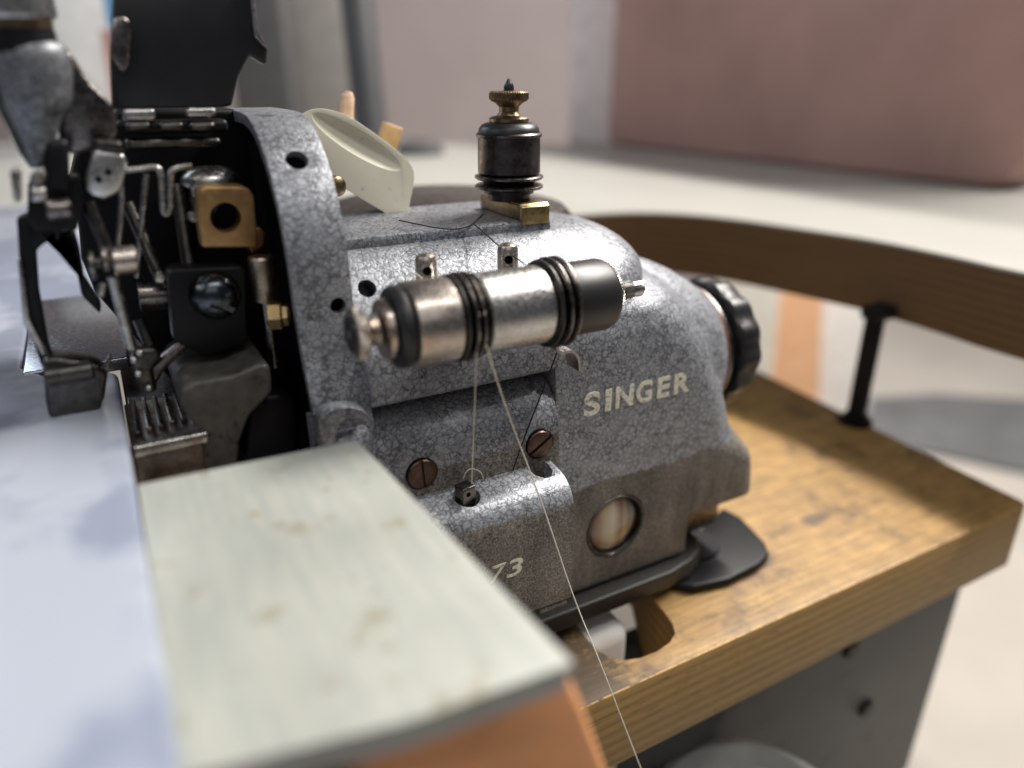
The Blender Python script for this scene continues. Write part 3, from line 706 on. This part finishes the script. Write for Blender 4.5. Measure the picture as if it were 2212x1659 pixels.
# upright tension on the top plate
TX, TY = -26.5, 41
br = B(); br.box(-29.3, -19.3, 28.6, 57, 58.9, 63.8, bev=0.5); upb = obj('tension_bracket', br, M_brass, mc)
me = B().prism([(-29.4, 27.0, 57.8), (-29.4, 27.0, 63.2), (-29.4, 28.2, 64.3), (-29.4, 38, 64.3), (-29.4, 38, 63.85), (-29.4, 28.8, 63.85), (-29.4, 28.2, 57.8)], (10.2, 0, 0)).done()
obj('bracket_lip', bevel(me, 0.3), M_brightbrass, upb)
def lz(z0, prof, mat, name, n=64, teeth=None, parent=None):
    return obj(name, B().lathe((TX, TY, z0), (0, 0, 1), prof, n, teeth), mat, parent or upb)
lz(63.9, [(0, 7.0), (2.2, 7.0), (2.3, 8.2), (4.0, 8.2), (4.1, 6)], M_black, 'spacer')
for z in (67.2, 70.2): lz(z, [(0, 8), (0.35, 10.7), (0.8, 11.3), (1.3, 11.3), (1.7, 10.6), (2.0, 8)], M_gun, 'tension_disc')
lz(68, [(0, 8.4), (5, 8.4)], M_innershade, 'disc_gap_shade')
lz(72.2, [(0, 9.4), (0.5, 10.2), (11.4, 10.1), (11.6, 10.6), (12.4, 10.7), (12.9, 10.0), (12.9, .1)], metal('violet brown cup', (0.10, 0.085, 0.085), 0.33, var=0.5, tarnish=(0.16, 0.13, 0.13)), 'spring_cup')
lz(85.0, [(0, 9.9), (1.2, 9.7), (2.4, 8.8), (3.0, 7.4), (3.1, .1)], M_ebon, 'end_cap')
tn = lz(87.9, [(0, 5.6), (0.3, 6.3), (1.4, 6.4), (1.9, 5.6), (2.3, 3.9), (3.4, 3.1), (4.8, 3.2), (6.0, 4.4), (6.6, 5.7), (7.2, 6.3), (9.0, 6.3), (9.5, 5.8), (9.6, 2.0)], M_brass, 'thumb_nut', teeth=(6.5, 9.1, 44, 0.3))
lz(97.3, [(0, 1.7), (1.6, 1.6), (2.4, 1.2), (3.6, 0.5), (3.8, .05)], M_black, 'stud_tip', 20)

# cream domed lid behind the casting
lo_ = [(640, 262), (652, 243), (687, 232), (729, 240), (765, 257), (821, 296), (872, 336), (892, 360), (896, 385), (889, 420), (878, 474), (850, 470), (790, 435), (733, 400), (690, 372), (640, 330)]
lp = [at(x, y, Y=64) for x, y in lo_]
lp3 = soft(lp + [lp[0]], 2)[:-1]
lc = sum(lp3, Vector())/len(lp3); bk = (lc-CAM).normalized()
me = B().loft([lp3, [p+bk*16 for p in lp3], [lc+(p-lc)*0.86+bk*26 for p in lp3], [lc+(p-lc)*0.6+bk*30 for p in lp3]]).done()
me = bevel(me, 2.6, 5)
c0 = at(771, 314, Y=64); ex = (at(861, 372, Y=64)-at(677, 260, Y=64)).normalized(); ez = Vector((-ex.z, 0, ex.x))
sc = bmesh.new(); bmesh.ops.create_uvsphere(sc, u_segments=48, v_segments=24, radius=1)
R_ = Matrix((ex, Vector((0, 1, 0)), ez)).transposed().to_4x4()
bmesh.ops.transform(sc, matrix=Matrix.Translation(c0+Vector((0, -0.9, 0))+ez*0.4) @ R_ @ Matrix.Rotation(math.radians(-32), 4, 'X') @ Matrix.Diagonal((17.2, 2.9, 5.0, 1)), verts=sc.verts)
sm = bpy.data.meshes.new('s'); sc.to_mesh(sm)
gp = [at(x, y, Y=63.2) for x, y in ((640, 296), (690, 318), (760, 352), (830, 388), (900, 420))]
me = cut(me, sm, B().tube(gp, 0.6, 8).done(), ang=40)
me = bevel(me, 0.5, 3, 45, 30)
obj('cream_dome', me, M_cream, None, 'cream plastic domed cap tilted behind the machine casting', 'cap')
pg = [at(748, 245, Y=92), at(752, 200, Y=92)]
me = B().tube([pg[0]+Vector((0, 0, -12)), pg[0], pg[0].lerp(pg[1], 0.8), pg[1]+Vector((0.4, 0, 0.4))], [2.6, 2.6, 2.4, 1.2], 20).done()
obj('round_peg', me, plain('pinkish tan wood', (0.55, 0.38, 0.27), 0.6, var=0.25, scale=0.3), None, 'pinkish tan round tipped peg sticking up behind the cream lid', 'peg')
me = B().px([(834, 264), (873, 278), (852, 345), (812, 335)], 98, 5).done()
obj('flat_stick', bevel(me, 0.6), M_tan, None, 'yellow tan flat wooden stick end behind the cream lid', 'stick')
me = B().lathe((-20, 112, 18), (0, 0, 1), [(0, 62), (24, 60), (33, 52), (37, 36), (38, .1)], 56).done()
obj('belt_guard', me, M_gun, None, 'dark grey rounded guard behind the top cover', 'guard')
obj('pivot_bolt', B().lathe(at(722, 402, Y=50), (0.3, -1, 0), [(0, 3.2), (2.0, 3.0), (3, 1.6), (3.1, .1)], 28), M_brass, mc)

# ---- the head: needle bar, presser and linkage inside the open left end
def pp(name, pts, Y, depth, mat, parent=None, bev=0.5, **k):
    me = B().px(pts, Y, depth).done()
    if bev: me = bevel(me, bev, 3)
    return obj(name, me, mat, parent or mc)
pp('head_backdrop', [(248, 236), (505, 236), (560, 262), (640, 300), (700, 600), (690, 985), (520, 985), (400, 860), (300, 740), (255, 690), (205, 632), (176, 560), (168, 470), (150, 400), (165, 330), (205, 300)], 62, 26, M_iron, bev=1.5)  # near-black backdrop added so the gaps between the linkage look dark
pp('hinge_bar', [(250, 262), (492, 258), (496, 286), (252, 292)], 44, 6, M_iron, bev=1.2)
hb2 = pp('hinge_rib', [(270, 300), (478, 296), (480, 318), (272, 324)], 43, 5, M_dark, bev=1.6)
cov = pp('hinged_cover', [(246, -40), (238, 116), (243, 236), (484, 232), (503, 228), (517, 165), (541, 120), (562, 134), (577, 142), (580, 105), (559, 70), (546, -40)], 46, 4, M_black, bev=0.9)
pp('cover_edge', [(546, -40), (559, 70), (580, 103), (571, 101), (550, 78), (536, -40)], 44.6, 1.6, M_steel, cov, bev=0.3)
pp('latch_tab', [(267, 32), (281, 46), (285, 66), (279, 140), (267, 158), (252, 138), (240, 116), (241, 60), (247, 38)], 42, 3, M_gun, cov, bev=0.8)
for x0, x1, y0, y1 in ((267, 336, 235, 262), (403, 467, 232, 254)):
    pp('hinge_leaf', [(x0, y0), (x1, y0), (x1, y1), (x0, y1)], 42.5, 3.4, M_nickel, cov, bev=0.9)
for x in (300, 372, 440): pp('hinge_knuckle', [(x-28, 264), (x+26, 263), (x+26, 283), (x-28, 284)], 41, 6, M_dark, hb2, bev=1.4)

CX, CY = -154.2, 31
rows = [(86, 14, 118), (88, 6, 126), (94, -2, 136), (104, -8, 146), (130, -11, 154), (165, -8, 158), (205, 2, 158), (228, 10, 154), (244, 18, 140), (270, 32, 130), (300, 46, 122), (335, 60, 106), (358, 68, 99), (363, 76, 92)]
rings = []
for y, x0, x1 in rows:
    p, q = at(x0, y, Y=CY), at(x1, y, Y=CY); mid = (p+q)/2; rx = (q-p).length/2
    rings.append([mid + Vector((rx*math.cos(2*math.pi*i/40), min(rx, 7.2)*math.sin(2*math.pi*i/40), 0)) for i in range(40)])
col = obj('presser_column', B().loft(rings).done(ang=60), M_colm, mc)
obj('adjusting_knob', B().lathe((CX, CY, 113.4), (0, 0, 1), [(0, 6.5), (0.8, 7.4), (13, 7.4), (14, 6.4), (14.1, .1)], 48, teeth=(0.5, 13.4, 46, 0.35)), M_nickel, col)
obj('brass_collar', B().lathe((CX, CY, 111.3), (0, 0, 1), [(0, 5.9), (0.3, 6.2), (2.1, 6.2), (2.12, 5)], 40), M_brass, col)
obj('knob_sleeve', B().lathe((CX, CY, 107.0), (0, 0, 1), [(0, 6.5), (4.25, 6.3)], 40), M_iron, col)
pp('arm_web', [(120, 110), (140, 98), (158, 120), (176, 150), (200, 182), (225, 206), (248, 230), (256, 285), (240, 318), (160, 335), (128, 322)], 36, 7, M_gun, bev=1.6)
pp('side_rib', [(-40, 96), (14, 100), (44, 215), (92, 330), (70, 372), (40, 330), (-5, 240), (-40, 200)], 34, 6, M_dark, bev=1.5)
# needle clamp and linkage
pp('needle_bar', [(96, 305), (148, 300), (152, 420), (92, 420)], 28, 7, M_iron, bev=1.5)
pp('bar_head', [(60, 395), (170, 380), (182, 440), (166, 498), (132, 498), (130, 516), (121, 520), (118, 500), (80, 502), (58, 470)], 30, 8, M_iron, bev=1.2)
pp('clamp_block', [(20, 366), (44, 364), (46, 438), (30, 440)], 21, 5, M_steel, bev=0.7)
pp('clamp_screw', [(62, 376), (98, 370), (102, 394), (66, 402)], 21, 6, M_gun, bev=1.0)
tab = pp('lever_tab', [(203, 322), (268, 332), (275, 352), (268, 395), (258, 416), (226, 432), (198, 424), (185, 408), (187, 380)], 28, 3, M_nickel, bev=1.0)
pp('tab_hood', [(205, 300), (262, 306), (272, 332), (203, 322)], 27.5, 4, M_dark, tab, bev=0.8)
for x, y in ((213, 388), (234, 372)):
    obj('tab_shade_plug', B().lathe(at(x, y, Y=27.9), (0, -1, 0), [(-0.5, 0.8), (0.05, 0.8), (0.06, .1)], 16), M_innershade, tab)
def wire(name, pts, Y, r, mat, parent=None):
    return obj(name, B().tube(soft([at(x, y, Y=Y) for x, y in pts], 2), r, 12), mat, parent or mc)
wire('wire_guide', [(272, 368), (310, 364), (336, 360), (347, 368), (350, 400), (352, 455), (359, 466), (368, 455), (367, 400), (368, 372), (380, 362), (414, 358)], 30, 0.75, M_steel)
wire('spring_wire', [(262, 400), (264, 445), (254, 545)], 34, 0.7, M_steel)
wire('spring_wire', [(316, 375), (308, 460), (296, 600)], 38, 0.8, M_steel)
dp = at(453, 380, Y=44)
obj('domed_cap', B().lathe(dp, (0, 0, 1), [(-5, 6.2), (-2.2, 6.2), (-2.1, 7.6), (-1.2, 7.8), (0.1, 7.4), (1.6, 6.0), (2.5, 3.6), (2.9, .1)], 48), M_steel, mc)
obj('cap_post', B().lathe(dp - Vector((0, 0, 16)), (0, 0, 1), [(0, 6.8), (11, 6.8)], 40), M_dark, mc)
bo = [(427, 424), (432, 408), (445, 402), (522, 402), (540, 408), (549, 424), (555, 478), (558, 536), (437, 537), (428, 480)]
me = bevel(B().px(bo, 29, 7).done(), 0.8)
me = cut(me, B().lathe(at(501, 482, Y=20), (0, 1, 0), [(0, 3.9), (30, 3.9)], 40).done())
obj('brass_block', me, metal('orange brass block', (0.42, 0.25, 0.11), 0.4, met=0.75, var=0.2), mc)
pp('copper_shoe', [(538, 498), (560, 488), (575, 505), (570, 535), (545, 552), (536, 535)], 31, 6, metal('copper', (0.36, 0.16, 0.08), 0.4, met=0.75), bev=0.8)
obj('bore_shade_plug', B().lathe(at(501, 482, Y=35.5), (0, 1, 0), [(0, 4.6), (1, 4.6)], 32), M_innershade, mc)
# link knobs
def xcyl(name, px_, py_, Y, r, L, mat, parent=None, bevl=0.5):
    p = at(px_, py_, Y=Y)
    return obj(name, B().lathe(p - X1*L/2, X1, [(0, r-bevl), (bevl, r), (L-bevl, r), (L, r-bevl), (L+.05, .1)], 36), mat, parent or mc)
xcyl('link_roller', 270, 562, 26, 3.5, 5.6, M_warmnick)
xcyl('link_washer', 226, 560, 26, 3.1, 1.5, M_steel)
xcyl('link_washer', 199, 572, 26, 3.8, 1.4, M_gun)
xcyl('link_pin', 232, 566, 27, 1.5, 8, M_dark)
def rod(name, a, b, Y0, Y1, r, mat):
    return obj(name, B().tube([at(*a, Y=Y0), at(*b, Y=Y1)], r, 16), mat, mc)
rod('looper_rod', (243, 598), (284, 752), 27, 27, 1.35, M_steel)
rod('looper_rod', (300, 690), (324, 748), 32, 30, 1.5, M_dark)
rod('needle', (222, 610), (216, 640), 27, 27, 0.9, M_steel)
pp('lever_arm', [(392, 735), (410, 748), (352, 806), (338, 834), (318, 846), (300, 830), (326, 792)], 28, 4, M_gun, bev=1.0)
pp('looper_plate', [(290, 754), (340, 752), (352, 770), (330, 800), (342, 846), (318, 852), (296, 822), (284, 784)], 26, 4, M_dark, bev=1.2)
for x, y in ((302, 762), (290, 778), (300, 808), (322, 838)):
    obj('link_screw', B().ball(at(x, y, Y=25), 0.95, 16), M_nickel, mc)
# block with the big domed screw
blk = pp('screw_block', [(362, 590), (372, 582), (520, 576), (531, 584), (536, 740), (440, 770), (375, 735)], 26, 8, M_iron, bev=1.6)
dsc = at(470, 648, Y=20)
me = B().lathe(dsc + Vector((0, 7, 0)), Vector((0.12, -1, -0.05)), [(0, 6.4), (2.6, 6.4), (4.4, 5.9), (6.0, 4.8), (7.2, 3.0), (7.6, 1.4), (7.7, .1)], 48).done(ang=60)
sl = B(); sl.box(-4, 4, -1.4, 1.4, -0.8, 0.8); sl = sl.done(); sl.transform(Matrix.Translation(dsc + Vector((1.7, 0.2, -2.6))) @ Matrix.Rotation(math.radians(28), 4, 'Y'))
obj('dome_screw', cut(me, sl, ang=50), metal('blued steel', (0.09, 0.10, 0.115), 0.2, var=0.3), blk)
bu = at(569, 600, Y=26)
obj('bushing', B().lathe(bu - Vector((0, 0, 6.2)), (0, 0, 1), [(0, 3.4), (11.6, 3.5), (12.2, 3.1), (12.25, .1)], 36), metal('brown nickel bush', (0.40, 0.34, 0.27), 0.36, tarnish=(0.16, 0.11, 0.07)), mc)
obj('bush_rod', B().lathe(bu - Vector((0, 0, 26)), (0, 0, 1), [(0, 1.6), (20, 1.6)], 20), M_gun, mc)
nb = at(606, 680, Y=18)
obj('brass_nut', B().lathe(nb - Vector((3.2, -1, 0)), (1, -0.35, 0), [(0, 2.6), (0.5, 3.9), (3.6, 3.9), (4.2, 3.2), (5.4, 2.9), (5.8, 2.0), (5.85, .1)], 6).done(ang=20), M_brightbrass, mc)
# bed and needle plate
M_bed = plain('oily bed casting', (0.085, 0.078, 0.07), 0.45, var=0.3, scale=0.3, met=0.2, spots=(0.25, 0.58, (0.03, 0.027, 0.024), 0.8))
pp('bed', [(392, 842), (420, 826), (500, 812), (562, 786), (585, 790), (590, 850), (540, 900), (518, 960), (516, 1040), (440, 1040), (430, 930), (388, 880)], 14, 40, M_bed, bev=2.0)
pp('bed_ledge', [(404, 832), (436, 806), (520, 788), (558, 768), (572, 776), (564, 796), (500, 818), (420, 838)], 30, 20, M_bed, bev=1.2)
pp('bed_bearing', [(532, 890), (560, 858), (610, 850), (640, 872), (650, 1000), (525, 1000)], 20, 24, M_iron, bev=2)
bb = B(); bb.box(-150.5, -108, 47, 118, -16, 12.5, bev=1.0); obj('bed_base', bb, M_dark, mc)
npb = B(); npb.box(-151, -132.6, 14.5, 46, -4, 14.2, bev=0.5); nb_ = obj('needle_plate', npb, metal('brownish plate steel', (0.30, 0.27, 0.245), 0.4, tarnish=(0.16, 0.12, 0.09)), mc)
obj('plate_bar', bevel(B().box(-151.2, -132.4, 12.6, 15.6, 11.6, 15.4).done(), 1.2, 4), M_steel, nb_)
obj('plate_step', bevel(B().box(-150, -131, 4, 14.4, -4, 3.0).done(), 1.0, 3), metal('brown step', (0.27, 0.19, 0.15), 0.4), nb_)
for i in range(6):
    bb = B(); bb.box(-149.5+i*2.9, -148.0+i*2.9, 20+i*0.8, 44, 13, 16.0+0.3*(i % 2), bev=0.4); obj('feed_dog', bb, M_gun if i % 2 else M_dark, nb_)
# presser foot
pf = pp('presser_foot', [(92, 782), (112, 772), (205, 788), (234, 808), (226, 862), (214, 892), (170, 900), (106, 906), (98, 868)], 28, 9, M_dark, bev=1.6)
pp('foot_frame', [(35, 470), (62, 462), (118, 505), (160, 498), (172, 540), (182, 600), (220, 660), (216, 680), (176, 640), (160, 560), (150, 520), (120, 512), (92, 530), (78, 542), (84, 630), (104, 742), (118, 790), (96, 806), (82, 770), (58, 690), (42, 580)], 35, 5, M_iron, pf, bev=0.9)
obj('foot_screw', B().ball(at(158, 797, Y=31), 1.5, 16), M_brightbrass, pf)
pp('foot_finger', [(214, 812), (236, 770), (242, 772), (224, 840), (206, 862)], 30, 3, M_gun, pf, bev=0.5)
pp('foot_blade', [(92, 770), (50, 700), (38, 560), (46, 560), (64, 690), (104, 765)], 33, 3, M_steel, pf, bev=0.4)

xcyl('foot_hinge', 150, 806, 26.5, 2.4, 11, M_dark, pf)
pp('bar_cap', [(66, 408), (98, 406), (100, 434), (68, 438)], 21, 5, M_nickel, bev=0.8)
xcyl('bar_screw', 128, 452, 25, 2.4, 5, M_gun)
rod('cam_link', (190, 436), (238, 552), 33, 31, 1.5, M_dark)
rod('cam_link', (276, 440), (352, 612), 42, 34, 1.6, M_dark)
rod('cam_link', (384, 400), (414, 600), 46, 38, 2.2, M_dark)
rod('cross_shaft', (300, 640), (360, 636), 40, 40, 4.0, M_gun)
for x, y, r_ in ((346, 600, 1.6), (412, 590, 1.4), (420, 470, 1.5), (258, 650, 1.3)):
    obj('small_screw', B().lathe(at(x, y, Y=33), (0, -1, 0), [(-3, r_), (0, r_), (0.6, r_*0.7), (0.65, .1)], 20), M_steel, mc)

# ------------------------------------------------------------------ threads
def thread(pts, r, mat, label, sub=3):
    P = smooth_path([Vector(p) for p in pts], sub)
    return obj('sewing_thread', B().tube(P, r, 8), mat, None, label, 'thread', 'threads on the machine')
zb = AX.z
p0 = (-70.8, AX.y-3, zb+11.2); p1 = (-70.8, AX.y-10.6, zb+4); p2 = (-70.7, AX.y-11.2, zb-3)
thread([p1, p2, at(1030, 740, Y=-24), at(1026, 860, Y=-18), at(1022, 960, Y=-14), at(1019, 1045, Y=-10.5)], 0.17, M_thr, 'white thread falling straight from the tension discs to the square eyelet')
thread([(-69.2, AX.y-10.6, zb+4), (-68.8, AX.y-11.2, zb-3), at(1046, 735, Y=-24), at(1088, 868, Y=-21.5), at(1132, 985, Y=-20), at(1180, 1112, Y=-21), at(1238, 1290, Y=-23), at(1290, 1415, Y=-35), at(1338, 1540, Y=-40), at(1390, 1675, Y=-44)], 0.2, M_thr, 'long white thread slanting from the tension discs down past the board edge')
thread([at(1203, 762, Y=-5.5), at(1172, 845, Y=-5.6), at(1140, 925, Y=-5.8), at(1112, 1003, Y=-5.2), at(1108, 1016, Y=-4.2)], 0.22, M_thrb, 'black thread running down from the hook guide to the front panel')
thread([at(1044, 462, Y=38), at(1022, 482, Y=28), at(1024, 484, Y=26.5), at(1050, 506, Y=17), at(1077, 531, Y=9), at(1106, 550, Y=7), at(1122, 562, Y=0), at(1136, 572, Y=-6)], 0.2, M_thrb, 'black thread from the upright tension through the right guide post')
thread([at(862, 476, Y=36), at(900, 484, Y=31), at(945, 493, Y=27.2), at(985, 496, Y=26.8), at(1015, 489, Y=27.2), at(1040, 468, Y=34)], 0.2, M_thrb, 'slack black thread sagging over the ridge below the cream lid')
thread([at(1001, 1034, Y=-9), at(1006, 1020, Y=-9.5), at(1016, 1012, Y=-9.5), at(1030, 1014, Y=-9), at(1040, 1021, Y=-8), at(1044, 1034, Y=-7.5)], 0.13, M_thr, 'short curled white thread end at the square eyelet')
thread([at(885, 585, Y=2), at(900, 592, Y=3.4), at(914, 603, Y=2), at(921, 610, Y=-6)], 0.16, M_thr, 'short white thread at the left guide post')
